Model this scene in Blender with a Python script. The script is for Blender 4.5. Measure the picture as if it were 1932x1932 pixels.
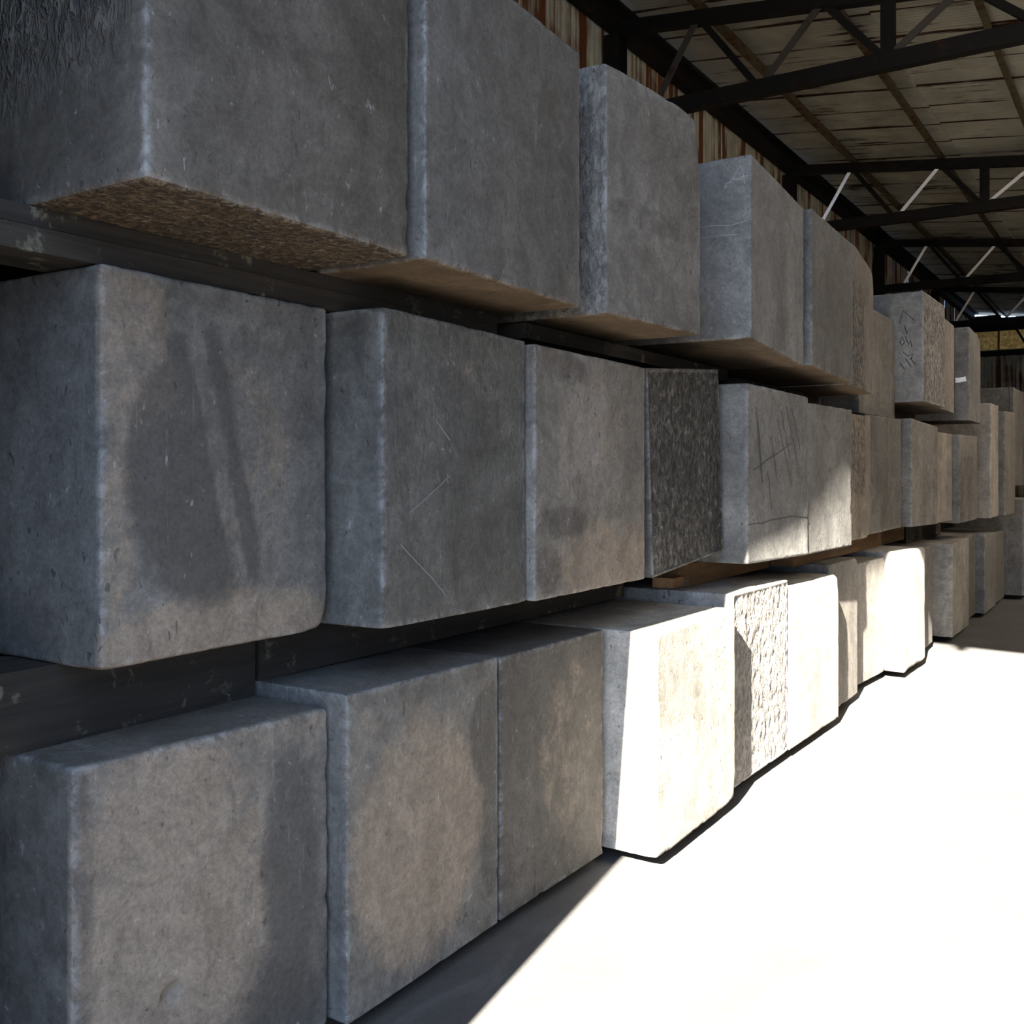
import bpy, math, random
from mathutils import Vector, noise

# ------------------------------------------------------------------ camera, sky, sun, exposure
sc = bpy.context.scene
for o in list(bpy.data.objects):
    bpy.data.objects.remove(o, do_unlink=True)
COL = sc.collection
EYE = 1.55
cam = bpy.data.cameras.new('camera')
cam.sensor_width = 36.0
cam.lens = 36.0 * 1900.0 / 1932.0
cam.shift_y = -76.0 / 1932.0
cam.clip_start = 0.05
cam_ob = bpy.data.objects.new('camera', cam)
COL.objects.link(cam_ob)
cam_ob.location = (0, 0, EYE)
cam_ob.rotation_euler = (math.radians(90), 0, math.radians(32.8))
sc.camera = cam_ob

world = bpy.data.worlds.new('sky')
sc.world = world
world.use_nodes = True
wn = world.node_tree
wn.nodes.clear()
w_out = wn.nodes.new('ShaderNodeOutputWorld')
w_bg = wn.nodes.new('ShaderNodeBackground')
w_bg.inputs[0].default_value = (0.43, 0.63, 1.0, 1)
w_bg.inputs[1].default_value = 0.92
wn.links.new(w_bg.outputs[0], w_out.inputs[0])

SUN_DIR = Vector((-0.14, 1.0, -0.68)).normalized()
sun = bpy.data.lights.new('sun', 'SUN')
sun.energy = 14.0
sun.angle = math.radians(0.53)
sun.color = (1.0, 0.94, 0.84)
sun_ob = bpy.data.objects.new('sun', sun)
COL.objects.link(sun_ob)
sun_ob.location = (3, -12, 14)
sun_ob.rotation_euler = SUN_DIR.to_track_quat('-Z', 'Y').to_euler()

vs = sc.view_settings
vs.view_transform = 'Standard'
vs.look = 'None'
vs.gamma = 1.0
vs.use_curve_mapping = False
vs.exposure = 3.0

# ------------------------------------------------------------------ material helpers
class NT:
    def __init__(self, name):
        self.m = bpy.data.materials.new(name)
        self.m.use_nodes = True
        self.t = self.m.node_tree
        self.t.nodes.clear()
        self.out = self.t.nodes.new('ShaderNodeOutputMaterial')
        self.tc = None
    def n(self, kind, **kw):
        nd = self.t.nodes.new(kind)
        for k, v in kw.items():
            setattr(nd, k, v)
        return nd
    def l(self, a, b):
        self.t.links.new(a, b)
    def setin(self, nd, i, v):
        if hasattr(v, 'is_linked') or isinstance(v, bpy.types.NodeSocket):
            self.l(v, nd.inputs[i])
        else:
            nd.inputs[i].default_value = v
    def math(self, op, a, b=0.0, clamp=False):
        nd = self.n('ShaderNodeMath', operation=op)
        nd.use_clamp = clamp
        self.setin(nd, 0, a)
        self.setin(nd, 1, b)
        return nd.outputs[0]
    def rng(self, v, a, b, c=0.0, d=1.0):
        nd = self.n('ShaderNodeMapRange')
        nd.clamp = True
        self.setin(nd, 0, v)
        for i, x in enumerate((a, b, c, d)):
            self.setin(nd, i + 1, x)
        return nd.outputs[0]
    def mix(self, f, a, b, blend='MIX'):
        nd = self.n('ShaderNodeMix', data_type='RGBA', blend_type=blend)
        self.setin(nd, 0, f)
        self.setin(nd, 6, a)
        self.setin(nd, 7, b)
        return nd.outputs[2]
    def coords(self, spread=31.0):
        tc = self.n('ShaderNodeTexCoord')
        oi = self.n('ShaderNodeObjectInfo')
        r = self.math('MULTIPLY', oi.outputs['Random'], spread)
        cx = self.n('ShaderNodeCombineXYZ')
        self.l(r, cx.inputs[0]); self.l(r, cx.inputs[1]); self.l(r, cx.inputs[2])
        ad = self.n('ShaderNodeVectorMath', operation='ADD')
        self.l(tc.outputs['Object'], ad.inputs[0]); self.l(cx.outputs[0], ad.inputs[1])
        self.oi = oi
        return ad.outputs[0]
    def scaled(self, vec, s):
        mp = self.n('ShaderNodeVectorMath', operation='MULTIPLY')
        self.l(vec, mp.inputs[0])
        mp.inputs[1].default_value = s
        return mp.outputs[0]
    def noise(self, vec, scale, detail=4.0, rough=0.55, dist=0.0):
        nd = self.n('ShaderNodeTexNoise')
        self.l(vec, nd.inputs['Vector'])
        nd.inputs['Scale'].default_value = scale
        nd.inputs['Detail'].default_value = detail
        nd.inputs['Roughness'].default_value = rough
        nd.inputs['Distortion'].default_value = dist
        return nd.outputs[0]
    def voro(self, vec, scale):
        nd = self.n('ShaderNodeTexVoronoi')
        self.l(vec, nd.inputs['Vector'])
        nd.inputs['Scale'].default_value = scale
        return nd.outputs['Distance']
    def attr(self, name):
        nd = self.n('ShaderNodeAttribute', attribute_name=name)
        return nd.outputs['Fac']
    def grey(self, v):
        nd = self.n('ShaderNodeCombineColor')
        for i in range(3):
            self.l(v, nd.inputs[i])
        return nd.outputs[0]
    def finish(self, col, rough=0.6, height=None, bump=0.3, dist=0.01, spec=0.4, metal=0.0):
        b = self.n('ShaderNodeBsdfPrincipled')
        self.setin(b, 'Base Color', col)
        self.setin(b, 'Roughness', rough)
        self.setin(b, 'Specular IOR Level', spec)
        self.setin(b, 'Metallic', metal)
        if height is not None:
            bp = self.n('ShaderNodeBump')
            self.setin(bp, 'Strength', bump)
            bp.inputs['Distance'].default_value = dist
            self.l(height, bp.inputs['Height'])
            self.l(bp.outputs[0], b.inputs['Normal'])
        self.l(b.outputs[0], self.out.inputs[0])
        return self.m

def mat_carbon():
    t = NT('carbon')
    v = t.coords()
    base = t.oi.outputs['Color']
    n1 = t.noise(v, 1.9, 6, 0.62, 0.7)
    f1 = t.rng(n1, 0.32, 0.68, 0.66, 1.28)
    n2 = t.noise(t.scaled(v, (7.0, 7.0, 0.9)), 1.0, 4, 0.6, 0.4)
    f2 = t.rng(n2, 0.3, 0.7, 0.86, 1.14)
    n3 = t.noise(v, 70.0, 3, 0.7)
    f3 = t.rng(n3, 0.32, 0.70, 0.84, 1.17)
    n6 = t.noise(v, 12.0, 5, 0.75, 0.8)
    f6 = t.rng(n6, 0.36, 0.66, 0.80, 1.22)
    n7 = t.noise(v, 190.0, 2, 0.6)
    f6 = t.math('MULTIPLY', f6, t.rng(n7, 0.3, 0.7, 0.90, 1.1))
    f = t.math('MULTIPLY', t.math('MULTIPLY', t.math('MULTIPLY', f1, f2), f3), f6)
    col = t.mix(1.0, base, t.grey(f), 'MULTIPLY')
    # tan dust worn into the face
    n5 = t.noise(v, 9.0, 6, 0.78, 0.6)
    du = t.rng(t.math('ADD', t.attr('dust'), t.math('MULTIPLY', t.math('SUBTRACT', n5, 0.5), 1.5)), 0.38, 0.78)
    dustc = t.mix(1.0, (0.190, 0.152, 0.116, 1), t.grey(t.math('MULTIPLY', t.math('MULTIPLY', f3, f2), f6)), 'MULTIPLY')
    col = t.mix(t.math('MULTIPLY', du, 0.8), col, dustc)
    # dark sooty stains
    n4 = t.noise(v, 5.0, 6, 0.78, 1.0)
    st = t.rng(t.math('ADD', t.attr('stain'), t.math('MULTIPLY', t.math('SUBTRACT', n4, 0.5), 1.3)), 0.35, 0.70)
    col = t.mix(t.math('MULTIPLY', st, 0.72), col, t.mix(1.0, (0.053, 0.049, 0.044, 1), t.grey(f3), 'MULTIPLY'))
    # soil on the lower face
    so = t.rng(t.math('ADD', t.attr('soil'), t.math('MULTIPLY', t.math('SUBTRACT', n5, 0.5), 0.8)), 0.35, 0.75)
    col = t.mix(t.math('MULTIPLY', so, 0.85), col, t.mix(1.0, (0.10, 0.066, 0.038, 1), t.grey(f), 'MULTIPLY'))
    # scuffed pale edges
    ew = t.math('MULTIPLY', t.rng(t.attr('edge'), 0.0, 0.022, 1.0, 0.0), t.rng(n6, 0.45, 0.65))
    col = t.mix(t.math('MULTIPLY', ew, 0.35), col, (0.36, 0.36, 0.36, 1))
    # coarse open grain
    # scattered pits, pale flecks and fine upright scuffs
    pn = t.noise(t.scaled(v, (1.0, 1.0, 0.6)), 48.0, 2, 0.5, 0.6)
    spots = t.math('MULTIPLY', t.rng(pn, 0.27, 0.33, 1.0, 0.0), t.rng(n1, 0.35, 0.6))
    col = t.mix(t.math('MULTIPLY', spots, 0.7), col, (0.03, 0.03, 0.03, 1))
    fl = t.math('MULTIPLY', t.rng(pn, 0.68, 0.73), t.rng(n6, 0.45, 0.6))
    col = t.mix(t.math('MULTIPLY', fl, 0.45), col, (0.34, 0.33, 0.32, 1))
    sc_ = t.noise(t.scaled(v, (46.0, 46.0, 2.2)), 1.0, 3, 0.6, 0.8)
    scf = t.math('MULTIPLY', t.rng(sc_, 0.62, 0.72), t.rng(n4, 0.5, 0.62))
    col = t.mix(t.math('MULTIPLY', scf, 0.35), col, (0.26, 0.25, 0.235, 1))
    ro = t.attr('rough')
    vg = t.noise(t.scaled(v, (1.0, 1.0, 0.55)), 46.0, 3, 0.66, 0.6)
    pit = t.math('MULTIPLY', t.rng(vg, 0.43, 0.53, 1.0, 0.0), ro)
    col = t.mix(t.math('MULTIPLY', pit, 0.8), col, (0.022, 0.021, 0.020, 1))
    crumb = t.math('MULTIPLY', t.rng(vg, 0.58, 0.66), ro)
    col = t.mix(t.math('MULTIPLY', crumb, 0.35), col, (0.30, 0.28, 0.25, 1))
    h1 = t.noise(v, 38.0, 3, 0.65)
    pk = t.rng(t.noise(v, 24.0, 3, 0.5, 0.5), 0.22, 0.34)
    h = t.math('ADD', t.math('MULTIPLY', h1, 0.13), t.math('MULTIPLY', n3, 0.08))
    h = t.math('ADD', h, t.math('MULTIPLY', pk, 0.10))
    h = t.math('SUBTRACT', h, t.math('MULTIPLY', spots, 0.25))
    h = t.math('ADD', h, t.math('MULTIPLY', t.math('MULTIPLY', t.rng(vg, 0.35, 0.62), ro), 1.8))
    rough = t.rng(n1, 0.3, 0.7, 0.58, 0.76)
    return t.finish(col, rough, h, 0.6, 0.012, 0.14)

def mat_wood(name, c1, c2, wear):
    t = NT(name)
    v = t.coords()
    g = t.noise(t.scaled(v, (14.0, 0.9, 14.0)), 1.0, 6, 0.7, 0.6)
    n = t.noise(v, 9.0, 6, 0.7, 0.3)
    col = t.mix(t.rng(g, 0.3, 0.7), c1, c2)
    col = t.mix(t.math('MULTIPLY', t.rng(n, 0.58, 0.66), wear), col, (0.20, 0.18, 0.12, 1))
    return t.finish(col, 0.8, t.math('ADD', g, t.math('MULTIPLY', n, 0.5)), 0.5, 0.008, 0.25)

def mat_sheet(name, base, rust, along, lo, hi):
    # along: texture scale vector, long stains follow the corrugation
    t = NT(name)
    v = t.coords(53.0)
    n = t.noise(t.scaled(v, along), 1.0, 5, 0.65, 0.3)
    m = t.noise(v, 0.9, 3, 0.6, 0.2)
    mm = t.math('ADD', t.math('MULTIPLY', n, 0.6), t.math('MULTIPLY', m, 0.5))
    r = t.rng(t.math('ADD', mm, t.math('MULTIPLY', t.attr('lap'), 0.14)), lo, hi)
    d = t.rng(t.noise(v, 2.2, 4, 0.6), 0.3, 0.7, 0.75, 1.15)
    col = t.mix(1.0, base, t.grey(d), 'MULTIPLY')
    col = t.mix(r, col, rust)
    return t.finish(col, 0.65, n, 0.1, 0.004, 0.3)

def mat_steel(name, base, rust, amt, rough=0.75, metal=0.0):
    t = NT(name)
    v = t.coords(17.0)
    n = t.noise(v, 6.0, 6, 0.7, 0.3)
    col = t.mix(t.rng(n, 0.62 - amt, 0.72 - amt), base, rust)
    return t.finish(col, rough, n, 0.15, 0.004, 0.25, metal)

def mat_floor():
    t = NT('concrete_floor')
    v = t.coords(0.0)
    n1 = t.noise(v, 0.7, 6, 0.65, 0.8)
    n2 = t.noise(t.scaled(v, (1.0, 0.35, 1.0)), 5.0, 6, 0.7, 1.0)
    n3 = t.noise(v, 60.0, 3, 0.7)
    f = t.math('MULTIPLY', t.rng(n1, 0.3, 0.7, 0.75, 1.2), t.rng(n3, 0.3, 0.7, 0.88, 1.12))
    col = t.mix(1.0, (0.066, 0.064, 0.061, 1), t.grey(f), 'MULTIPLY')
    col = t.mix(t.math('MULTIPLY', t.rng(n2, 0.55, 0.72), 0.5), col, (0.11, 0.107, 0.104, 1))
    return t.finish(col, 0.75, t.math('ADD', n3, n2), 0.25, 0.004, 0.2)

def mat_plain(name, col, rough=0.8, spec=0.3):
    t = NT(name)
    v = t.coords(9.0)
    n = t.noise(v, 40.0, 4, 0.6)
    c = t.mix(1.0, col, t.grey(t.rng(n, 0.3, 0.7, 0.8, 1.15)), 'MULTIPLY')
    return t.finish(c, rough, n, 0.1, 0.002, spec)

def mat_fibreglass(name, ca, cb, fac):
    t = NT(name)
    v = t.coords(9.0)
    n = t.noise(t.scaled(v, (9.0, 9.0, 1.0)), 1.0, 4, 0.6)
    c = t.mix(t.rng(n, 0.35, 0.65), ca, cb)
    d = t.n('ShaderNodeBsdfDiffuse'); tr = t.n('ShaderNodeBsdfTranslucent'); mx = t.n('ShaderNodeMixShader')
    t.l(c, d.inputs[0]); t.l(c, tr.inputs[0])
    mx.inputs[0].default_value = fac
    t.l(d.outputs[0], mx.inputs[1]); t.l(tr.outputs[0], mx.inputs[2])
    t.l(mx.outputs[0], t.out.inputs[0])
    return t.m

CARBON = mat_carbon()
WOOD_DARK = mat_wood('weathered_timber', (0.012, 0.010, 0.008, 1), (0.04, 0.032, 0.024, 1), 0.5)
WOOD_BROWN = mat_wood('brown_timber', (0.10, 0.055, 0.025, 1), (0.22, 0.125, 0.055, 1), 0.15)
WOOD_PALE = mat_wood('split_timber', (0.30, 0.16, 0.07, 1), (0.50, 0.30, 0.14, 1), 0.1)
ROOF = mat_sheet('roof_sheet', (0.60, 0.575, 0.47, 1), (0.055, 0.018, 0.008, 1), (14.0, 0.45, 1.0), 0.61, 0.68)
WALL = mat_sheet('wall_sheet', (0.72, 0.70, 0.54, 1), (0.20, 0.07, 0.025, 1), (8.0, 0.22, 1.0), 0.53, 0.62)
STEEL = mat_steel('dark_steel', (0.016, 0.014, 0.012, 1), (0.045, 0.022, 0.010, 1), 0.05)
PURLIN = mat_steel('purlin_steel', (0.14, 0.115, 0.07, 1), (0.10, 0.045, 0.018, 1), 0.12)
STRUT = mat_steel('brown_strut', (0.10, 0.085, 0.07, 1), (0.07, 0.035, 0.018, 1), 0.08)
LIT_STRUT = mat_steel('lit_strut', (0.97, 0.96, 0.93, 1), (0.80, 0.66, 0.50, 1), -0.03, 0.38, 0.75)  # near-white colour stands in for light caught on these diagonals
FLOOR = mat_floor()
CHALK = mat_plain('chalk', (0.36, 0.36, 0.36, 1))
CRAYON = mat_plain('black_crayon', (0.035, 0.035, 0.035, 1))
SOOT = mat_plain('soot_line', (0.06, 0.06, 0.06, 1))
SCRATCH = mat_plain('scratch', (0.16, 0.155, 0.14, 1))
TAPE = mat_plain('white_tape', (0.85, 0.85, 0.83, 1), 0.35, 0.6)
FIBRE = mat_fibreglass('yellow_fibreglass', (0.10, 0.045, 0.01, 1), (0.20, 0.11, 0.03, 1), 0.30)
FILL = mat_fibreglass('fill_fibreglass', (0.60, 0.52, 0.42, 1), (0.66, 0.58, 0.48, 1), 0.42)  # for sheets added out of view as a warm fill
DULL = mat_plain('dull_board', (0.10, 0.09, 0.08, 1))
BOUNCE = mat_plain('bounce_pale', (0.62, 0.58, 0.52, 1))  # pale colour added so the unseen right wall bounces more light

# ------------------------------------------------------------------ object helpers
def mesh_obj(name, verts, faces, mat, parent=None, smooth=False):
    me = bpy.data.meshes.new(name)
    me.from_pydata([tuple(v) for v in verts], [], faces)
    me.materials.append(mat)
    if smooth:
        me.polygons.foreach_set('use_smooth', [True] * len(me.polygons))
    me.update()
    o = bpy.data.objects.new(name, me)
    COL.objects.link(o)
    if parent is not None:
        o.parent = parent
    return o

def empty(name, loc=(0, 0, 0)):
    o = bpy.data.objects.new(name, None)
    o.location = loc
    o.empty_display_size = 0.2
    COL.objects.link(o)
    return o

def tag(o, label, cat, group=None):
    o['label'] = label
    o['category'] = cat
    if group:
        o['group'] = group
    return o

def struct(o, label=None):
    o['kind'] = 'structure'
    if label:
        o['label'] = label
    return o

BOXF = [(0, 3, 2, 1), (4, 5, 6, 7), (0, 1, 5, 4), (1, 2, 6, 5), (2, 3, 7, 6), (3, 0, 4, 7)]
def box_vf(x0, x1, y0, y1, z0, z1):
    return [(x0, y0, z0), (x1, y0, z0), (x1, y1, z0), (x0, y1, z0),
            (x0, y0, z1), (x1, y0, z1), (x1, y1, z1), (x0, y1, z1)], BOXF

def bar(name, p, q, w, d, mat, parent=None, up=(0, 1, 0), angle=False):
    """A steel bar from p to q, w across, d along 'up'; an L section when angle is set."""
    p, q = Vector(p), Vector(q)
    t = (q - p).normalized()
    u = Vector(up)
    s = t.cross(u).normalized()
    u = s.cross(t).normalized()
    if angle:
        th = 0.2
        prof = [(-w/2, -d/2), (w/2, -d/2), (w/2, -d/2 + d*th), (-w/2 + w*th, -d/2 + d*th), (-w/2 + w*th, d/2), (-w/2, d/2)]
    else:
        prof = [(-w/2, -d/2), (w/2, -d/2), (w/2, d/2), (-w/2, d/2)]
    n = len(prof)
    vs_ = [p + s*a + u*b for a, b in prof] + [q + s*a + u*b for a, b in prof]
    fs = [(i, (i+1) % n, n + (i+1) % n, n + i) for i in range(n)]
    if angle:
        fs += [(0, 3, 2, 1), (0, 5, 4, 3), (n, n+1, n+2, n+3), (n, n+3, n+4, n+5)]
    else:
        fs += [tuple(range(n-1, -1, -1)), tuple(range(n, 2*n))]
    return mesh_obj(name, vs_, fs, mat, parent)

# ------------------------------------------------------------------ building shell
WX, RX = -5.4, 5.0            # left and right wall
Y0, Y1 = 0.45, 36.5           # roof edge by the camera, far wall
def roof_z(x):
    return EYE + 4.63 - 0.12 * x

v, f = box_vf(-14, 14, -25, 48, -0.3, 0.0)
struct(mesh_obj('floor', v, f, FLOOR), 'grey concrete floor, dusty, glaring white where the sun falls')

def sheet_mesh(name, width, length, pitch, amp, mat, lapw=0.07):
    """Corrugated sheet: waves across local x, ridges along local y, origin at a corner."""
    n = int(round(width / pitch)) * 6
    vs_, fs = [], []
    lap = []
    ny = 2
    for j in range(ny):
        for i in range(n + 1):
            x = width * i / n
            vs_.append((x, length * j / (ny - 1), amp * math.sin(2 * math.pi * x / pitch)))
            lap.append(1.0 if (x < lapw or x > width - lapw) else 0.0)
    for j in range(ny - 1):
        for i in range(n):
            a = j * (n + 1) + i
            fs.append((a, a + 1, a + n + 2, a + n + 1))
    me = bpy.data.meshes.new(name)
    me.from_pydata(vs_, [], fs)
    me.polygons.foreach_set('use_smooth', [True] * len(fs))
    at = me.attributes.new('lap', 'FLOAT', 'POINT')
    at.data.foreach_set('value', lap)
    me.materials.append(mat)
    return me

def place_mesh(name, me, parent, ex, ey, ez, loc):
    from mathutils import Matrix
    o = bpy.data.objects.new(name, me)
    COL.objects.link(o)
    o.parent = parent
    m = Matrix((ex, ey, ez)).transposed().to_4x4()
    m.translation = Vector(loc)
    o.matrix_world = m
    return o

rs = random.Random(4)
# roof: sheets with ridges down the slope (towards +X)
ceiling = struct(empty('ceiling', (0, 0, roof_z(0))), 'rust-streaked corrugated steel roof')
slope = Vector((1, 0, -0.12)).normalized()
up_n = Vector((0.12, 0, 1)).normalized()
SP = 0.836
xs_rows = [(-5.45, 2.78), (-2.80, 2.78), (-0.15, 1.45), (1.2, 2.0), (3.1, 2.0)]
FILL_Y = (7.0, 16.5)          # right of x = 1.2 unseen translucent sheets are added to warm the block fronts
for r, (xs0, ln) in enumerate(xs_rows):
    me = sheet_mesh('roof_sheet', 0.912, ln * math.sqrt(1 + 0.0144), 0.076, 0.010, ROOF)
    me2 = sheet_mesh('fill_sheet', 0.912, ln * math.sqrt(1 + 0.0144), 0.076, 0.010, FILL)
    y = Y0
    k = 0
    while y < Y1:
        lit = r > 2 and FILL_Y[0] < y < FILL_Y[1]
        dz = 0.05 + (0.012 if k % 2 else 0.0) + (0.02 if r % 2 else 0.0)
        o = place_mesh('fill_sheet' if lit else 'roof_sheet', me2 if lit else me, None, (0, 1, 0), slope, -up_n, (xs0, y, roof_z(xs0) + dz))
        o.parent = ceiling
        o.matrix_parent_inverse = ceiling.matrix_world.inverted()
        o.location = (xs0, y, roof_z(xs0) + dz - 0)
        y += SP
        k += 1
for o in ceiling.children:
    o.matrix_parent_inverse.identity()
    o.location = o.location - Vector((0, 0, roof_z(0)))

# left wall: vertical corrugated sheets
wall_left = struct(empty('wall_left', (WX, 0, 0)), 'rusty cream corrugated steel wall behind the blocks')
HW = roof_z(WX) + 0.02
me = sheet_mesh('wall_sheet', 0.92, HW - 0.01, 0.115, 0.016, WALL, 0.1)
y = Y0 - 0.07
k = 0
while y < Y1:
    o = place_mesh('wall_sheet', me, None, (0, 1, 0), (0, 0, 1), (1, 0, 0), (0, 0, 0))
    o.parent = wall_left
    o.location = (0.014 if k % 2 else 0.0, y, 0.01)
    y += 0.855
    k += 1

# far wall: lower steel sheets, a band of yellow fibreglass, an open slot under the roof
wall_far = struct(empty('wall_far', (0, Y1, 0)), 'dark far wall with a bright slot under the roof')
ZB = EYE + 4.02
me_lo = sheet_mesh('wall_sheet', 0.92, ZB - 0.01, 0.115, 0.016, WALL, 0.1)
me_hi = sheet_mesh('fibreglass_sheet', 0.92, 0.75, 0.115, 0.016, FIBRE, 0.1)
x = WX + 0.02
k = 0
while x < RX - 0.5:
    o = place_mesh('wall_sheet', me_lo, None, (1, 0, 0), (0, 0, 1), (0, -1, 0), (0, 0, 0))
    o.parent = wall_far
    o.location = (x, 0.014 if k % 2 else 0, 0.01)
    o = place_mesh('fibreglass_sheet', me_hi, None, (1, 0, 0), (0, 0, 1), (0, -1, 0), (0, 0, 0))
    o.parent = wall_far
    o.location = (x, 0.03 + (0.014 if k % 2 else 0), ZB - 0.02)
    x += 0.855
    k += 1
v, f = box_vf(WX + 0.03, -4.42, -0.02, 0.02, ZB + 0.61, roof_z(-4.42) )
mesh_obj('corner_panel', v, f, STEEL, wall_far)
v, f = box_vf(WX + 0.03, RX, -0.16, -0.03, ZB + 0.60, ZB + 0.92)
mesh_obj('top_rail', v, f, STEEL, wall_far)
v, f = box_vf(WX + 0.03, RX, -0.16, -0.03, ZB - 0.22, ZB - 0.05)
mesh_obj('middle_rail', v, f, STEEL, wall_far)
bar('wall_brace', (-3.95, -0.10, ZB + 0.62), (-2.9, -0.10, ZB - 1.3), 0.07, 0.06, STEEL, wall_far)
for xm in (-3.62, -2.3, -1.0):
    bar('slot_mullion', (xm - 0.06, -0.06, ZB + 0.90), (xm, -0.06, roof_z(xm) + 0.02), 0.05, 0.05, STEEL, wall_far)

v, f = box_vf(RX, RX + 0.08, Y0 - 0.07, Y1, 0, roof_z(RX))
struct(mesh_obj('wall_right', v, f, BOUNCE), 'unseen right wall, made pale to bounce light')
# unseen gable wall, added and cut to shape the sun patch and daylight
OPEN_R = 0.55
def prism(name, poly, y0, y1, mat, parent=None):
    n = len(poly)
    vs_ = [(x, y0, z) for x, z in poly] + [(x, y1, z) for x, z in poly]
    fs = [tuple(range(n)), tuple(range(2*n-1, n-1, -1))]
    fs += [(i, i + n, (i+1) % n + n, (i+1) % n) for i in range(n)]
    return mesh_obj(name, vs_, fs, mat, parent)
E_ = EYE
gl = [(WX, 0.0), (-1.366, 0.0), (-1.366, E_ + 0.61), (-1.294, E_ + 1.54), (-1.156, E_ + 2.09), (-1.116, E_ + 2.45),
      (-0.918, E_ + 3.19), (-0.785, E_ + 4.10), (-0.52, roof_z(-0.52) + 0.12), (WX, roof_z(WX) + 0.12)]
struct(prism('wall_front_added', gl, Y0 - 0.08, Y0 - 0.02, DULL), 'unseen gable cladding left of the doorway, its edge cut to shape the sun patch')
gr = [(OPEN_R, 0.0), (RX, 0.0), (RX, roof_z(RX) + 0.03), (OPEN_R, roof_z(OPEN_R) + 0.03)]
struct(prism('wall_front_added', gr, Y0 - 0.08, Y0 - 0.02, DULL), 'unseen gable cladding right of the doorway, added to hold back daylight')

# eave beam, purlins, columns and trusses
eb = empty('eave_beam', (WX + 0.1, 0, roof_z(WX)))
tag(eb, 'dark steel eave beam where the roof meets the corrugated wall', 'beam')
v, f = box_vf(-0.06, 0.10, Y0, Y1 - 0.05, -0.22, -0.06)
mesh_obj('web', v, f, STEEL, eb)
v, f = box_vf(-0.06, 0.22, Y0, Y1 - 0.05, -0.06, -0.015)
mesh_obj('flange', v, f, STEEL, eb)

PX = [-4.24, -2.90, -1.56, -0.22, 1.12, 2.46, 3.80]
names = ['first', 'second', 'third', 'fourth', 'fifth', 'sixth', 'seventh']
for i, px in enumerate(PX):
    z = roof_z(px)
    p = empty('purlin', (px, 0, z))
    tag(p, '%s roof purlin from the corrugated wall, long thin rusty rail under the sheets' % names[i], 'purlin', 'roof purlins')
    ys = Y0
    v, f = box_vf(-0.02, 0.02, ys, Y1 - 0.05, -0.085, 0.0)
    mesh_obj('web', v, f, PURLIN, p)
    v, f = box_vf(-0.02, 0.05, ys, Y1 - 0.05, -0.105, -0.085)
    mesh_obj('lip', v, f, PURLIN, p)
    v, f = box_vf(-0.05, 0.02, ys, Y1 - 0.05, 0.0, 0.018)
    mesh_obj('flange', v, f, PURLIN, p)

TRY = [10.35, 16.8, 23.2, 29.8]
tl = ['nearest dark roof truss, its whole web of diagonals in view',
      'second roof truss from the camera, with bright thin diagonal struts',
      'third roof truss from the camera, half hidden by the top row',
      'farthest roof truss, in front of the bright slot']
BZ = EYE + 4.04
for i, ty in enumerate(TRY):
    t = empty('roof_truss', (0, ty, BZ))
    tag(t, tl[i], 'truss', 'roof trusses')
    def P(x, z):
        return (x, 0, z - BZ)
    def top(x):
        return roof_z(x) - 0.19
    th = 0.15
    bar('top_chord', P(WX + 0.16, top(WX + 0.16)), P(RX - 0.02, top(RX - 0.02)), th, 0.12, STEEL, t)
    bar('bottom_chord', P(WX + 0.16, BZ), P(RX - 0.02, BZ), 0.17, 0.12, STEEL, t)
    bn = [-4.80, -3.55, -2.26, -0.9, 0.45, 1.8]
    dm = STRUT if i == 0 else LIT_STRUT
    dw = 0.075 if i == 0 else 0.05
    for k, px in enumerate(PX[:5]):
        bar('diagonal', P(px - 0.03, top(px) - 0.05), P(bn[k] + 0.06, BZ + 0.07), dw, dw, dm, t,
            up=(0, 1, 0) if i == 0 else (-0.28, 1.6, 0.77), angle=(i == 0))
        bar('diagonal', P(px + 0.04, top(px) - 0.05), P(bn[k + 1] - 0.06, BZ + 0.07), 0.07, 0.07, STEEL, t)
    bar('post', P(-2.26, top(-2.26) - 0.05), P(-2.26, BZ + 0.07), 0.13, 0.09, STEEL, t)
    c = empty('steel_column', (WX + 0.14, ty, 0))
    tag(c, 'dark steel wall column carrying the %s roof truss' % ['nearest', 'second', 'third', 'farthest'][i], 'column', 'wall columns')
    v, f = box_vf(-0.012, 0.012, -0.10, 0.10, 0, roof_z(WX) - 0.30)
    mesh_obj('web', v, f, STEEL, c)
    for s in (-1, 1):
        v, f = box_vf(-0.09, 0.09, s*0.11 - 0.01, s*0.11 + 0.01, 0, roof_z(WX) - 0.30)
        mesh_obj('flange', v, f, STEEL, c)

# ------------------------------------------------------------------ carbon blocks
def axis(L, fine, step, far=None):
    e = [0.0, 0.004, 0.010, 0.018, 0.028, 0.042, 0.06, 0.085, 0.115]
    if far:                       # only the front end of the long axis is fine
        out = e + []
        x = 0.15
        while x < min(L - 0.2, 1.0):
            out.append(x); x += step
        while x < L - 0.3:
            out.append(x); x += far
        out += [L - 0.06, L - 0.02, L]
        return out
    out = list(e)
    n = max(2, int((L - 0.23) / step))
    out += [0.115 + (L - 0.23) * i / n for i in range(1, n)]
    out += [L - q for q in reversed(e)]
    return out

def sm(x):
    x = max(0.0, min(1.0, x))
    return x * x * (3 - 2 * x)

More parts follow.
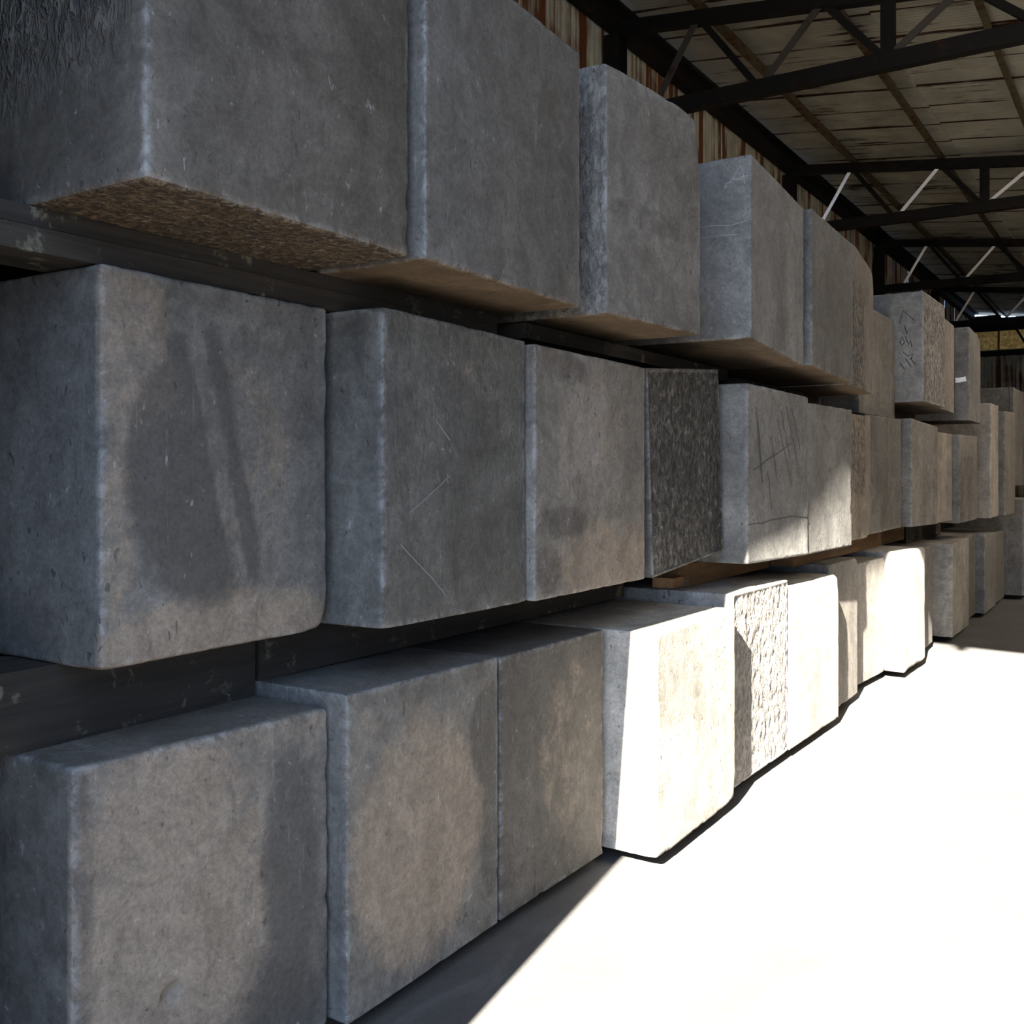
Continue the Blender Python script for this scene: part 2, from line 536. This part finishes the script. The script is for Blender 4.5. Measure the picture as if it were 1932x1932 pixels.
def block(name, P, label, group, tone=(0.2, 0.195, 0.19), L=2.4, r0=0.007, rough=None, stain=None, dust=None,
          soil=0.0, chips=(), dents=(), step=0.04, relief=0.0, wob=1.0, seed=0, mat=None):
    """P = xl, yl, xr, yr, z0l, z0r, z1l, z1r, dyt. Local b runs along the row, a into the stack, c up."""
    xl, yl, xr, yr, z0l, z0r, z1l, z1r = P[:8]
    dyt = P[8] if len(P) > 8 else 0.0
    W = yr - yl
    H = ((z1l - z0l) + (z1r - z0r)) / 2
    A = axis(L, True, 0.09, 0.45)
    B = axis(W, True, step)
    C = axis(H, True, step)
    na, nb, nc = len(A), len(B), len(C)
    idx = {}
    pts = []
    def vid(i, j, k):
        key = (i, j, k)
        q = idx.get(key)
        if q is None:
            q = idx[key] = len(pts)
            pts.append((A[i], B[j], C[k]))
        return q
    faces = []
    for i in range(na - 1):
        for j in range(nb - 1):
            faces.append((vid(i, j, 0), vid(i, j+1, 0), vid(i+1, j+1, 0), vid(i+1, j, 0)))
            k = nc - 1
            faces.append((vid(i, j, k), vid(i+1, j, k), vid(i+1, j+1, k), vid(i, j+1, k)))
    for i in range(na - 1):
        for k in range(nc - 1):
            faces.append((vid(i, 0, k), vid(i+1, 0, k), vid(i+1, 0, k+1), vid(i, 0, k+1)))
            j = nb - 1
            faces.append((vid(i, j, k), vid(i, j, k+1), vid(i+1, j, k+1), vid(i+1, j, k)))
    for j in range(nb - 1):
        for k in range(nc - 1):
            faces.append((vid(0, j, k), vid(0, j, k+1), vid(0, j+1, k+1), vid(0, j+1, k)))
            i = na - 1
            faces.append((vid(i, j, k), vid(i, j+1, k), vid(i, j+1, k+1), vid(i, j, k+1)))
    ox, oy, oz = (xl + xr) / 2 - L / 2, (yl + yr) / 2, min(z0l, z0r)
    S = Vector((seed * 7.3 + 1.7, seed * 3.1 - 2.2, seed * 5.9))
    out = []
    a_edge, a_stain, a_dust, a_soil, a_rough = [], [], [], [], []
    D = (L, W, H)
    for p in pts:
        a, b, c = p
        pv = Vector(p)
        n1 = noise.noise(pv * 6.0 + S)
        n2 = noise.noise(pv * 13.0 + S * 1.3)
        n3 = noise.noise(pv * 3.0 - S)
        r = r0 * (0.75 + 0.5 * n1 + 0.4 * n2) + 0.05 * max(0.0, n1 * 0.7 + n2 * 0.4 - 0.45) * wob + 0.022 * max(0.0, noise.noise(pv * 24.0 - S) - 0.22) * wob
        for (cb, cc, rad, amt) in chips:
            d = math.sqrt(a * a * 1.2 + (b - cb * W) ** 2 + (c - cc * H) ** 2)
            if d < rad * 1.6:
                r += amt * sm(1.0 - d / (rad * 1.6))
        r = max(0.003, min(r, 0.25))
        q = []
        for t_, d_ in zip(p, D):
            q.append(min(max(t_, r), d_ - r))
        dv = Vector((p[0] - q[0], p[1] - q[1], p[2] - q[2]))
        ln = dv.length
        if ln > 1e-7:
            dv = dv / ln
        w = Vector(q) + dv * min(r, ln if ln < r else r)
        # gentle unevenness of the faces
        onf = a < 1e-6
        amp = 0.0012 * n3
        rg = rough(a / L, b / W, c / H, onf, b < 1e-6) if rough else 0.0
        if relief and rg > 0:
            pr = Vector((a, b, c * 0.6))
            amp += relief * rg * (noise.noise(pr * 34.0 + S) + 0.6 * noise.noise(pr * 75.0 - S) - 0.35)
        if onf:
            for (cb, cc, rad, dep) in dents:
                d = math.hypot(b - cb * W, c - cc * H)
                if d < rad:
                    amp -= dep * sm(1.4 * (1 - d / rad)) * (0.8 + 0.6 * n2)
        w = w + dv * amp
        a2, b2, c2 = w
        fb, fc = b2 / W, c2 / H
        X = xl + (xr - xl) * fb - a2
        Yv = yl + W * fb + dyt * fc
        zb = z0l + (z0r - z0l) * fb
        zt = z1l + (z1r - z1l) * fb
        out.append((X - ox, Yv - oy, zb + (zt - zb) * fc - oz))
        ds = sorted((min(a, L - a), min(b, W - b), min(c, H - c)))
        a_edge.append(ds[1])
        a_stain.append(stain(b / W, c / H) if (stain and onf) else 0.0)
        a_dust.append(dust(b / W, c / H) if (dust and a < 0.02) else 0.0)
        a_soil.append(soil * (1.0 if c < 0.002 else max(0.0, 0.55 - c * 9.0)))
        a_rough.append(rg)
    me = bpy.data.meshes.new(name)
    me.from_pydata(out, [], faces)
    me.polygons.foreach_set('use_smooth', [True] * len(faces))
    for nm, arr in (('edge', a_edge), ('stain', a_stain), ('dust', a_dust), ('soil', a_soil), ('rough', a_rough)):
        at = me.attributes.new(nm, 'FLOAT', 'POINT')
        at.data.foreach_set('value', arr)
    me.materials.append(mat or CARBON)
    me.update()
    o = bpy.data.objects.new(name, me)
    COL.objects.link(o)
    o.location = (ox, oy, oz)
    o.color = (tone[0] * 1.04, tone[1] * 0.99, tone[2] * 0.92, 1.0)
    tag(o, label, 'block', group)
    o['_P'] = list(P) + ([0.0] if len(P) < 9 else [])
    o['_L'] = L
    return o

def marks(o, name, side, lines, width, mat, label=None):
    """Flat strokes on a block. side 'front': (b 0..1, c 0..1); side 'side': (a metres, c 0..1)."""
    xl, yl, xr, yr, z0l, z0r, z1l, z1r, dyt = o['_P'][:]
    vs_, fs = [], []
    def pt(p, lift):
        if side == 'front':
            b, c = p
            zb = z0l + (z0r - z0l) * b; zt = z1l + (z1r - z1l) * b
            return Vector((xl + (xr - xl) * b + lift, yl + (yr - yl) * b + dyt * c, zb + (zt - zb) * c))
        a, c = p
        return Vector((xl - a, yl + dyt * c - lift, z0l + (z1l - z0l) * c))
    nrm = Vector((1, 0, 0)) if side == 'front' else Vector((0, -1, 0))
    for ln in lines:
        pp = [pt(q, 0.0028) for q in ln]
        st = len(vs_)
        for i, q in enumerate(pp):
            d = (pp[min(i + 1, len(pp) - 1)] - pp[max(i - 1, 0)]).normalized()
            s = d.cross(nrm).normalized() * width / 2
            for off in (s, -s):
                vs_.append(q + off); vs_.append(q + off - nrm * 0.0035)
        for i in range(len(pp) - 1):
            a = st + i * 4
            b = a + 4
            fs += [(a, b, b + 2, a + 2), (a + 1, a + 3, b + 3, b + 1), (a, a + 1, b + 1, b), (a + 2, b + 2, b + 3, a + 3)]
        a = st
        fs.append((a, a + 2, a + 3, a + 1))
        a = st + (len(pp) - 1) * 4
        fs.append((a, a + 1, a + 3, a + 2))
    m = mesh_obj(name, [q - o.location for q in vs_], fs, mat, o)
    if label:
        m['label'] = label
    return m

def ell(cb, cc, rb, rc, amt=1.0, soft=0.35):
    def g(b, c):
        d = math.sqrt(((b - cb) / rb) ** 2 + ((c - cc) / rc) ** 2)
        return amt * sm((1.0 + soft - d) / (2 * soft))
    return g
def mx(*fs):
    return lambda b, c: max(f(b, c) for f in fs)
def const(k):
    return lambda b, c: k
def onfront(k=1.0):
    return lambda a, b, c, f, s: k if a < 0.02 and 0.02 < b < 0.99 and 0.015 < c < 0.985 else 0.0

GB, GM, GT = 'carbon blocks of the bottom row', 'carbon blocks of the middle row', 'carbon blocks of the top row'
Z = EYE
BL = {}
def add(key, P, label, group, **kw):
    P = list(P)
    for i in range(4, 8):
        P[i] += Z
    BL[key] = block('carbon_block', P, label, group, seed=len(BL) + 1, **kw)
    return BL[key]

T_WARM = (0.150, 0.145, 0.138)  # block tones also carry light: darker in near shade, paler in the sun
T_GREY = (0.148, 0.150, 0.150)
T_DARK = (0.082, 0.083, 0.080)
T_MID = (0.106, 0.105, 0.102)

# ---- bottom row
add('B1', (-1.967, 1.309, -1.90, 2.03, -1.5, -1.5, -0.64, -0.64), 'nearest block of the bottom row, tan dusty face with a dark vertical smear', GB,
    tone=(0.100, 0.097, 0.092), dust=mx(ell(0.32, 0.5, 0.45, 0.6, 0.85), ell(0.75, 0.95, 0.4, 0.12, 0.5)),
    stain=mx(ell(0.82, 0.52, 0.13, 0.42, 0.95, 0.6), ell(0.75, 0.1, 0.2, 0.3, 0.8, 0.6), const(0.22), ell(0.02, 0.6, 0.05, 0.5, 0.6)), r0=0.016, step=0.013, dents=[(0.325, 0.32, 0.028, 0.022), (0.345, 0.335, 0.022, 0.012)])
add('B2', (-1.849, 2.047, -1.851, 2.787, -1.5, -1.5, -0.605, -0.616), 'second block of the bottom row, tan face with pale scrape marks', GB,
    tone=T_MID, dust=mx(ell(0.45, 0.45, 0.45, 0.42, 0.95), const(0.35)),
    stain=mx(ell(0.92, 0.72, 0.14, 0.2, 0.9), ell(0.95, 0.35, 0.1, 0.25, 0.7), ell(0.5, 1.0, 0.6, 0.10, 0.5)), step=0.02)
add('B3', (-1.853, 2.804, -1.841, 3.516, -1.5, -1.5, -0.62, -0.62), 'third block of the bottom row, plain grey face just before the sunlight', GB,
    tone=(0.066, 0.064, 0.061), dust=ell(0.6, 0.55, 0.3, 0.4, 0.45), stain=ell(0.6, 0.5, 0.22, 0.2, 0.35), step=0.02)  # tone darkened to stand for the shade before the sun patch
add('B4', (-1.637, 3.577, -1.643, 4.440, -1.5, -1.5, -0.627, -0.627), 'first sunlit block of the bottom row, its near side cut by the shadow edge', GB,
    tone=(0.275, 0.265, 0.245), chips=[(0.02, 0.0, 0.05, 0.012), (0.1, 0.0, 0.03, 0.01), (1.0, 0.0, 0.08, 0.02)], wob=1.0, step=0.02)  # paler tone carries part of the sun's glare
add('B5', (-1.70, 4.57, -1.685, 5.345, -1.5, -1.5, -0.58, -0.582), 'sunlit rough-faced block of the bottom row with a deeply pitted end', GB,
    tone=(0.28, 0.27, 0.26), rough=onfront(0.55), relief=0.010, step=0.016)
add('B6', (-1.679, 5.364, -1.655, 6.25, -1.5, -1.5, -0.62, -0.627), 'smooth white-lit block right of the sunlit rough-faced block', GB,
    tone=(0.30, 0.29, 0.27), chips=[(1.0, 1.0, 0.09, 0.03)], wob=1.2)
add('B7', (-1.72, 6.275, -1.727, 7.0, -1.5, -1.5, -0.575, -0.581), 'set-back bottom row block with a curved shadow over its half-lit face', GB, tone=T_WARM, chips=[(1.0, 1.0, 0.06, 0.03)])
add('B8', (-1.81, 7.02, -1.745, 7.865, -1.5, -1.5, -0.645, -0.641), 'bottom row block crossed by a ragged dark vertical shadow', GB, tone=T_WARM)
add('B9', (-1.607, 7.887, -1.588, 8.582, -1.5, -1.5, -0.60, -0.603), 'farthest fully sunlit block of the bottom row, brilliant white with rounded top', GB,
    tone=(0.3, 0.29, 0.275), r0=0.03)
add('B10', (-1.675, 8.605, -1.69, 9.45, -1.5, -1.5, -0.64, -0.643), 'narrow-looking shaded block just right of the farthest sunlit one', GB, tone=T_MID)
add('B11', (-1.585, 9.811, -1.578, 10.70, -1.5, -1.5, -0.657, -0.648), 'shaded bottom row block with only its foot in the sun', GB, tone=(0.2, 0.195, 0.186))
add('B12', (-1.65, 10.73, -1.65, 11.60, -1.5, -1.5, -0.657, -0.652), 'recessed dark block behind the one with the sunlit foot', GB, tone=T_MID)
add('B13', (-1.564, 11.643, -1.567, 12.5, -1.5, -1.5, -0.66, -0.68), 'second last bottom row block before the far stack, with a pale near side', GB, tone=T_GREY)
add('B14', (-1.585, 12.53, -1.58, 13.35, -1.5, -1.5, -0.69, -0.70), 'last bottom row block, touching the far stack', GB, tone=T_MID)
# ---- middle row
def m1_stain(b, c):
    e = ell(0.45, 0.5, 0.37, 0.40, 0.95, 0.3)(b, c)
    for k, b0 in enumerate((0.36, 0.52, 0.66)):
        lb = b0 + 0.30 * (0.85 - c)
        w = 0.035 + 0.02 * k
        e -= (1.1 - 0.1 * k) * math.exp(-((b - lb) / w) ** 2) * sm((c - 0.08) * 6) * sm((0.95 - c) * 6)
    return e
add('M1', (-2.002, 1.401, -2.020, 2.150, -0.45, -0.45, 0.47, 0.471), 'nearest block of the middle row, big dark oval stain with pale slanting streaks', GM,
    tone=T_MID, stain=m1_stain, dust=mx(ell(0.1, 0.8, 0.2, 0.25, 0.7), ell(0.5, 0.05, 0.6, 0.12, 0.8), ell(0.06, 0.3, 0.07, 0.4, 0.6), ell(0.62, 0.45, 0.22, 0.4, 0.45)),
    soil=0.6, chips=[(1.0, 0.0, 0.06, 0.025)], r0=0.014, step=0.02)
add('M2', (-1.858, 2.205, -1.849, 2.955, -0.45, -0.45, 0.471, 0.452), 'second block of the middle row, dark scratched face and pale worn left edge', GM,
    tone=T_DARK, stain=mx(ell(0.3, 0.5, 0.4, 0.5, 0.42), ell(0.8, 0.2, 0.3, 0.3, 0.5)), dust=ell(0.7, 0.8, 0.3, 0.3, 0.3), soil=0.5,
    rough=lambda a, b, c, f, s: 0.16 if f else 0.0, chips=[(0.0, 0.97, 0.05, 0.015), (0.0, 0.42, 0.06, 0.012), (0.0, 0.02, 0.05, 0.015)], step=0.02)
add('M3', (-1.823, 2.977, -1.827, 3.868, -0.45, -0.452, 0.444, 0.438), 'third block of the middle row, mottled brown-grey face left of the rough dark block', GM,
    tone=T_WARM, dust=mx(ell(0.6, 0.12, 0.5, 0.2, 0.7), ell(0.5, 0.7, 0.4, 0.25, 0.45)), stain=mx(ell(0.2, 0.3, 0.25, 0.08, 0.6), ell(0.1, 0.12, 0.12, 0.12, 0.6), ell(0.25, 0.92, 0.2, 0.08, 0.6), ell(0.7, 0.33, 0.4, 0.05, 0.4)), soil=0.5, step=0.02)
add('M4', (-1.835, 3.965, -1.814, 4.735, -0.457, -0.39, 0.44, 0.50, -0.062), 'tilted dark block with a coarse pitted face in the middle row', GM,
    tone=(0.072, 0.072, 0.07), rough=onfront(), relief=0.008, step=0.016)
add('M5', (-1.705, 4.783, -1.641, 5.575, -0.455, -0.46, 0.437, 0.415), 'middle row block with dark slanting scratches, right of the rough dark block', GM,
    tone=T_GREY, r0=0.014, step=0.02)
add('M6', (-1.65, 5.592, -1.639, 6.50, -0.46, -0.465, 0.385, 0.39), 'middle row block with a patch of sun on its lower right', GM,
    tone=T_GREY, chips=[(1.0, 0.45, 0.05, 0.03), (1.0, 0.3, 0.05, 0.02)], wob=2.0, step=0.02)
add('M7', (-1.745, 6.525, -1.726, 7.35, -0.46, -0.46, 0.39, 0.39), 'brown flaking block with vertical cracks in the middle row', GM,
    tone=(0.19, 0.167, 0.145), rough=lambda a, b, c, f, s: 0.75 if a < 0.02 and c > 0.35 and b < 0.85 else 0.1, chips=[(1.0, 0.0, 0.07, 0.05)])
add('M8', (-1.77, 7.38, -1.747, 8.45, -0.455, -0.445, 0.41, 0.42), 'smooth middle row block right of the brown flaking one', GM, tone=T_MID)
add('M9', (-1.686, 8.55, -1.617, 9.29, -0.445, -0.448, 0.43, 0.385), 'middle row block with a pale silvery near side, right of the smooth one', GM, tone=T_WARM)
add('M10', (-1.70, 9.32, -1.636, 10.10, -0.455, -0.455, 0.36, 0.35), 'recessed brown-grey block in the far middle row', GM, tone=(0.19, 0.18, 0.165))
add('M11', (-1.583, 10.2, -1.55, 11.0, -0.485, -0.475, 0.35, 0.352), 'far middle row block with glossy white flecks down its side', GM,
    tone=T_WARM, rough=lambda a, b, c, f, s: 0.5 if f and b < 0.7 and c < 0.75 else 0.0)
add('M12', (-1.523, 11.8, -1.513, 12.3, -0.5, -0.495, 0.735, 0.733), 'tall block standing at the far end of the middle row', GM, tone=(0.25, 0.235, 0.22), r0=0.02)
add('M13', (-1.456, 12.4, -1.437, 13.1, -0.495, -0.49, 0.68, 0.69), 'last tall block before the far stack', GM, tone=T_WARM, r0=0.02)
# ---- top row
def t1_rough(a, b, c, f, s):
    if s:
        return 0.8 * sm((c - 0.18 + a * 0.35) * 2.2) * sm(a * 18)
    return 0.9 if c < 0.001 and a < 0.4 else 0.0
add('T1', (-1.654, 1.256, -1.679, 2.10, 0.57, 0.57, 1.455, 1.455), 'nearest block of the top row, rough pitted side and earthy brown underside', GT,
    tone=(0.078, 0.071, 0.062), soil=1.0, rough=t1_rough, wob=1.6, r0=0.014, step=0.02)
add('T2', (-1.654, 2.139, -1.692, 3.06, 0.57, 0.57, 1.46, 1.447), 'second block of the top row, smooth dark face with a shiny pale left edge', GT,
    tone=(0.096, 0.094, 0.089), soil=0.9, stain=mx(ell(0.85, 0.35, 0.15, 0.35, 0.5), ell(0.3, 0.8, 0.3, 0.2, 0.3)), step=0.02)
add('T3', (-1.678, 3.227, -1.613, 3.954, 0.57, 0.57, 1.474, 1.47), 'third block of the top row, chipped top corner and speckled silver side', GT,
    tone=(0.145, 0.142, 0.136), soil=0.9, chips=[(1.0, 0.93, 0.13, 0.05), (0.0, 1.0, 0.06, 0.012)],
    stain=mx(ell(0.5, 0.44, 0.6, 0.07, 0.5), ell(0.85, 0.7, 0.2, 0.25, 0.5)), rough=lambda a, b, c, f, s: 0.45 if s else 0.0, step=0.02)
add('T4', (-1.593, 4.512, -1.585, 5.30, 0.62, 0.56, 1.47, 1.39), 'top row block with white chalk scribbles on its near side', GT,
    tone=(0.168, 0.172, 0.175), soil=0.8, step=0.02)  # tone raised in place of skylight on the near side
add('T5', (-1.570, 5.40, -1.58, 6.30, 0.57, 0.54, 1.41, 1.384), 'smooth grey top row block right of the chalk-scribbled one', GT, tone=(0.122, 0.123, 0.122), soil=0.8)
add('T6', (-1.585, 6.33, -1.646, 7.10, 0.535, 0.528, 1.40, 1.35), 'top row block with a rough pitted left half and chipped top corner', GT,
    tone=(0.16, 0.153, 0.142), soil=0.8, rough=lambda a, b, c, f, s: sm((0.62 - b) * 5) * sm((0.85 - c) * 6) if f else 0.0,
    chips=[(1.0, 1.0, 0.10, 0.04)])
add('T7', (-1.82, 7.42, -1.795, 8.45, 0.423, 0.423, 1.22, 1.21), 'recessed top row block standing straight on the row below', GT,
    tone=(0.13, 0.128, 0.122), chips=[(1.0, 1.0, 0.10, 0.055)])
add('T8', (-1.592, 8.518, -1.570, 9.34, 0.558, 0.555, 1.44, 1.43), 'protruding top row block with black scrawled writing on its side and a wormy face', GT,
    tone=(0.25, 0.25, 0.246), soil=0.8, rough=onfront(0.9))  # pale tone makes up for weak skylight on this far side
add('T9', (-1.63, 9.38, -1.65, 10.30, 0.558, 0.553, 1.38, 1.385), 'recessed narrow-looking top row block left of the last one', GT, tone=(0.19, 0.18, 0.17), soil=0.6)
add('T10', (-1.545, 10.5, -1.545, 11.2, 0.495, 0.49, 1.39, 1.36), 'last block of the top row, with a white tape label', GT,
    tone=T_GREY, soil=0.6, chips=[(1.0, 1.0, 0.12, 0.05)])
# ---- far stack
GF = 'carbon blocks of the far stack'
add('F1', (-1.40, 13.55, -1.36, 14.5, -1.5, -1.5, -0.33, -0.33), 'lower big block of the far stack at the right edge', GF, tone=T_GREY)
add('F2', (-1.51, 13.62, -1.49, 14.4, -0.17, -0.17, 1.03, 1.02), 'upper big block of the far stack, with a dark vertical crack', GF, tone=T_MID)
add('F3', (-1.42, 14.45, -1.40, 15.3, -0.17, -0.17, 1.0, 1.0), 'rear upper block of the far stack, cut by the right picture edge', GF, tone=T_WARM)

# strokes, scratches and the tape label
def S(lines):
    return lines
marks(BL['T4'], 'chalk_mark', 'side', [
    [(0.10, 0.86), (0.075, 0.90), (0.05, 0.945), (0.04, 0.92), (0.035, 0.88), (0.03, 0.84)],
    [(0.10, 0.885), (0.06, 0.88), (0.015, 0.885)],
    [(0.115, 0.845), (0.13, 0.83), (0.12, 0.855), (0.085, 0.875), (0.04, 0.87)]], 0.0025, CHALK, 'white chalk scribble')
marks(BL['T4'], 'chalk_line', 'side', [[(0.40, 0.60), (0.26, 0.635), (0.2, 0.64), (0.10, 0.625), (0.02, 0.64)]], 0.002, CHALK)
marks(BL['T4'], 'chalk_line', 'side', [[(0.38, 0.57), (0.2, 0.578), (0.06, 0.572)]], 0.0015, CHALK)
marks(BL['T8'], 'crayon_writing', 'side', [
    [(0.178, 0.72), (0.153, 0.84), (0.066, 0.74)],
    [(0.141, 0.70), (0.125, 0.62), (0.116, 0.65)],
    [(0.178, 0.55), (0.159, 0.60), (0.141, 0.55), (0.159, 0.52), (0.178, 0.55)],
    [(0.135, 0.60), (0.110, 0.52), (0.097, 0.56), (0.085, 0.50)],
    [(0.153, 0.46), (0.116, 0.42), (0.079, 0.44), (0.091, 0.39)],
    [(0.178, 0.36), (0.141, 0.30)], [(0.135, 0.40), (0.091, 0.32)], [(0.097, 0.40), (0.060, 0.34)]], 0.0065, CRAYON, 'black crayon scrawl')
rk = random.Random(12)
for (b0, c0, b1, c1) in ((0.08, 0.52, 0.70, 0.69), (0.46, 0.82, 0.70, 0.44), (0.60, 0.92, 0.80, 0.56), (0.12, 0.88, 0.20, 0.50), (0.36, 0.72, 0.46, 0.45),
                         (0.52, 0.88, 0.66, 0.60), (0.15, 0.80, 0.22, 0.45), (0.70, 0.90, 0.84, 0.66), (0.30, 0.52, 0.36, 0.30)):
    ln = []
    for i in range(9):
        t_ = i / 8
        ln.append((b0 + (b1 - b0) * t_ + rk.uniform(-0.008, 0.008), c0 + (c1 - c0) * t_ + rk.uniform(-0.006, 0.006)))
    marks(BL['M5'], 'dark_scratch', 'front', [ln], 0.0022, SOOT)
marks(BL['M5'], 'hairline_crack', 'front', [[(0.0, 0.215), (0.1, 0.222), (0.2, 0.218), (0.35, 0.235), (0.5, 0.24), (0.7, 0.25), (0.85, 0.243), (1.0, 0.24)]], 0.002, SOOT)
marks(BL['M2'], 'pale_scratch', 'front', [[(0.16, 0.36), (0.34, 0.44), (0.42, 0.48)]], 0.003, SCRATCH)
marks(BL['M2'], 'pale_scratch', 'front', [[(0.10, 0.26), (0.3, 0.14), (0.40, 0.07)]], 0.0025, SCRATCH)
marks(BL['M2'], 'pale_scratch', 'front', [[(0.33, 0.66), (0.42, 0.60)]], 0.0025, SCRATCH)
marks(BL['F2'], 'dark_crack', 'side', [[(0.05, 1.0), (0.045, 0.85), (0.055, 0.7), (0.05, 0.62)]], 0.008, CRAYON)
marks(BL['T10'], 'tape_label', 'side', [[(0.125, 0.432), (0.08, 0.436), (0.03, 0.446)]], 0.045, TAPE, 'white tape label')

# ------------------------------------------------------------------ timbers between the rows
def timber(name, x0, x1, y0, y1, z0, z1, label, mat=WOOD_DARK, group='timber bearers between the rows', jag=0.0):
    n = 24
    vs_, fs = [], []
    rr = random.Random(int((y0 + 20) * 1000 + z0 * 77))
    for i in range(n + 1):
        t = i / n
        y = y0 + (y1 - y0) * t
        e = jag * (rr.random() if i == 0 else 0)
        for (x, z) in ((x0, z0), (x1, z0), (x1, z1), (x0, z1)):
            dx = (noise.noise(Vector((x * 3, y * 4, z * 3))) * 0.006) if x == x1 else 0
            yy = y - (jag * rr.random() if i == 0 else 0)
            vs_.append((x + dx, yy, z))
    for i in range(n):
        a = i * 4
        for k in range(4):
            fs.append((a + k, a + (k + 1) % 4, a + 4 + (k + 1) % 4, a + 4 + k))
    fs.append((0, 3, 2, 1)); a = n * 4
    fs.append((a, a + 1, a + 2, a + 3))
    o_ = Vector(((x0 + x1) / 2, (y0 + y1) / 2, z0))
    o = mesh_obj(name, [Vector(q) - o_ for q in vs_], fs, mat)
    o.location = o_
    tag(o, label, 'timber', group)
    return o
def span(rows, y0, y1, top):
    r_ = []
    for k, o in BL.items():
        if k[0] in rows:
            P = o['_P'][:]
            if P[3] + 0.02 > y0 and P[1] - 0.02 < y1:
                r_ += P[6:8] if top else P[4:6]
    return max(r_) if top else min(r_)

def bearer(x0, x1, y0, y1, lo, hi, label, mat=WOOD_DARK, h=None, jag=0.0):
    zb = span(lo, y0, y1, True) + 0.001
    zt = span(hi, y0, y1, False) - 0.001
    if h:
        zt = min(zt, zb + h)
    return timber('timber_bearer', x0, x1, y0, y1, zb, zt, label, mat, jag=jag)

bearer(-2.38, -2.175, 0.47, 2.02, 'B', 'M', 'thick weathered timber under the nearest middle row block')
bearer(-2.42, -2.19, 2.05, 4.40, 'B', 'M', 'dark timber under the second and third middle row blocks')
sp = bearer(-2.16, -2.00, 4.79, 5.98, 'B', 'M', 'split timber with a pale broken end below the scratched middle row block', WOOD_BROWN, jag=0.05)
v, f = box_vf(-2.14, -2.03, 4.62, 4.76, sp.location.z + 0.001, sp.location.z + 0.05)
mesh_obj('broken_end', [Vector(q) - sp.location for q in v], f, WOOD_PALE, sp)
bearer(-2.05, -1.86, 6.02, 7.0, 'B', 'M', 'short brown timber block under the brown flaking block', WOOD_BROWN)
bearer(-2.12, -1.92, 7.06, 9.4, 'B', 'M', 'dark brown timber under the smooth middle row block', WOOD_BROWN)
bearer(-2.12, -1.92, 9.5, 11.15, 'B', 'M', 'farthest timber between the bottom and middle rows')
bearer(-2.3, -2.1, 11.7, 13.1, 'B', 'M', 'timber under the tall blocks at the far end of the middle row')
zt = span('T', 0.5, 3.0, False)
zb = span('M', 0.5, 3.0, True)
timber('timber_bearer', -2.22, -2.03, 0.47, 3.05, zb + 0.001, zt - 0.043, 'grey timber under the plank below the nearest top row block')
timber('timber_plank', -2.24, -2.03, 0.47, 3.05, zt - 0.042, zt - 0.001, 'thin plank right below the nearest top row block', group='planks between the rows')
bearer(-2.2, -2.0, 3.2, 5.3, 'M', 'T', 'dark timber under the third and fourth top row blocks')
bearer(-2.2, -2.0, 5.4, 7.1, 'M', 'T', 'dark timber under the fifth top row block')
bearer(-2.2, -2.0, 8.53, 10.3, 'M', 'T', 'timber under the block with the scrawled writing')
bearer(-2.2, -2.0, 10.52, 11.2, 'M', 'T', 'short timber under the last top row block')
timber('timber_plank', -2.1, -1.95, 1.35, 13.3, 0.0, 0.049, 'flat floor plank that lifts the bottom row off the concrete', group='planks between the rows')
timber('timber_bearer', -2.4, -2.1, 13.66, 15.2, EYE - 0.329, EYE - 0.171, 'dark timber between the two layers of the far stack')

for o in bpy.data.objects:
    for k in ('_P', '_L'):
        if k in o:
            del o[k]
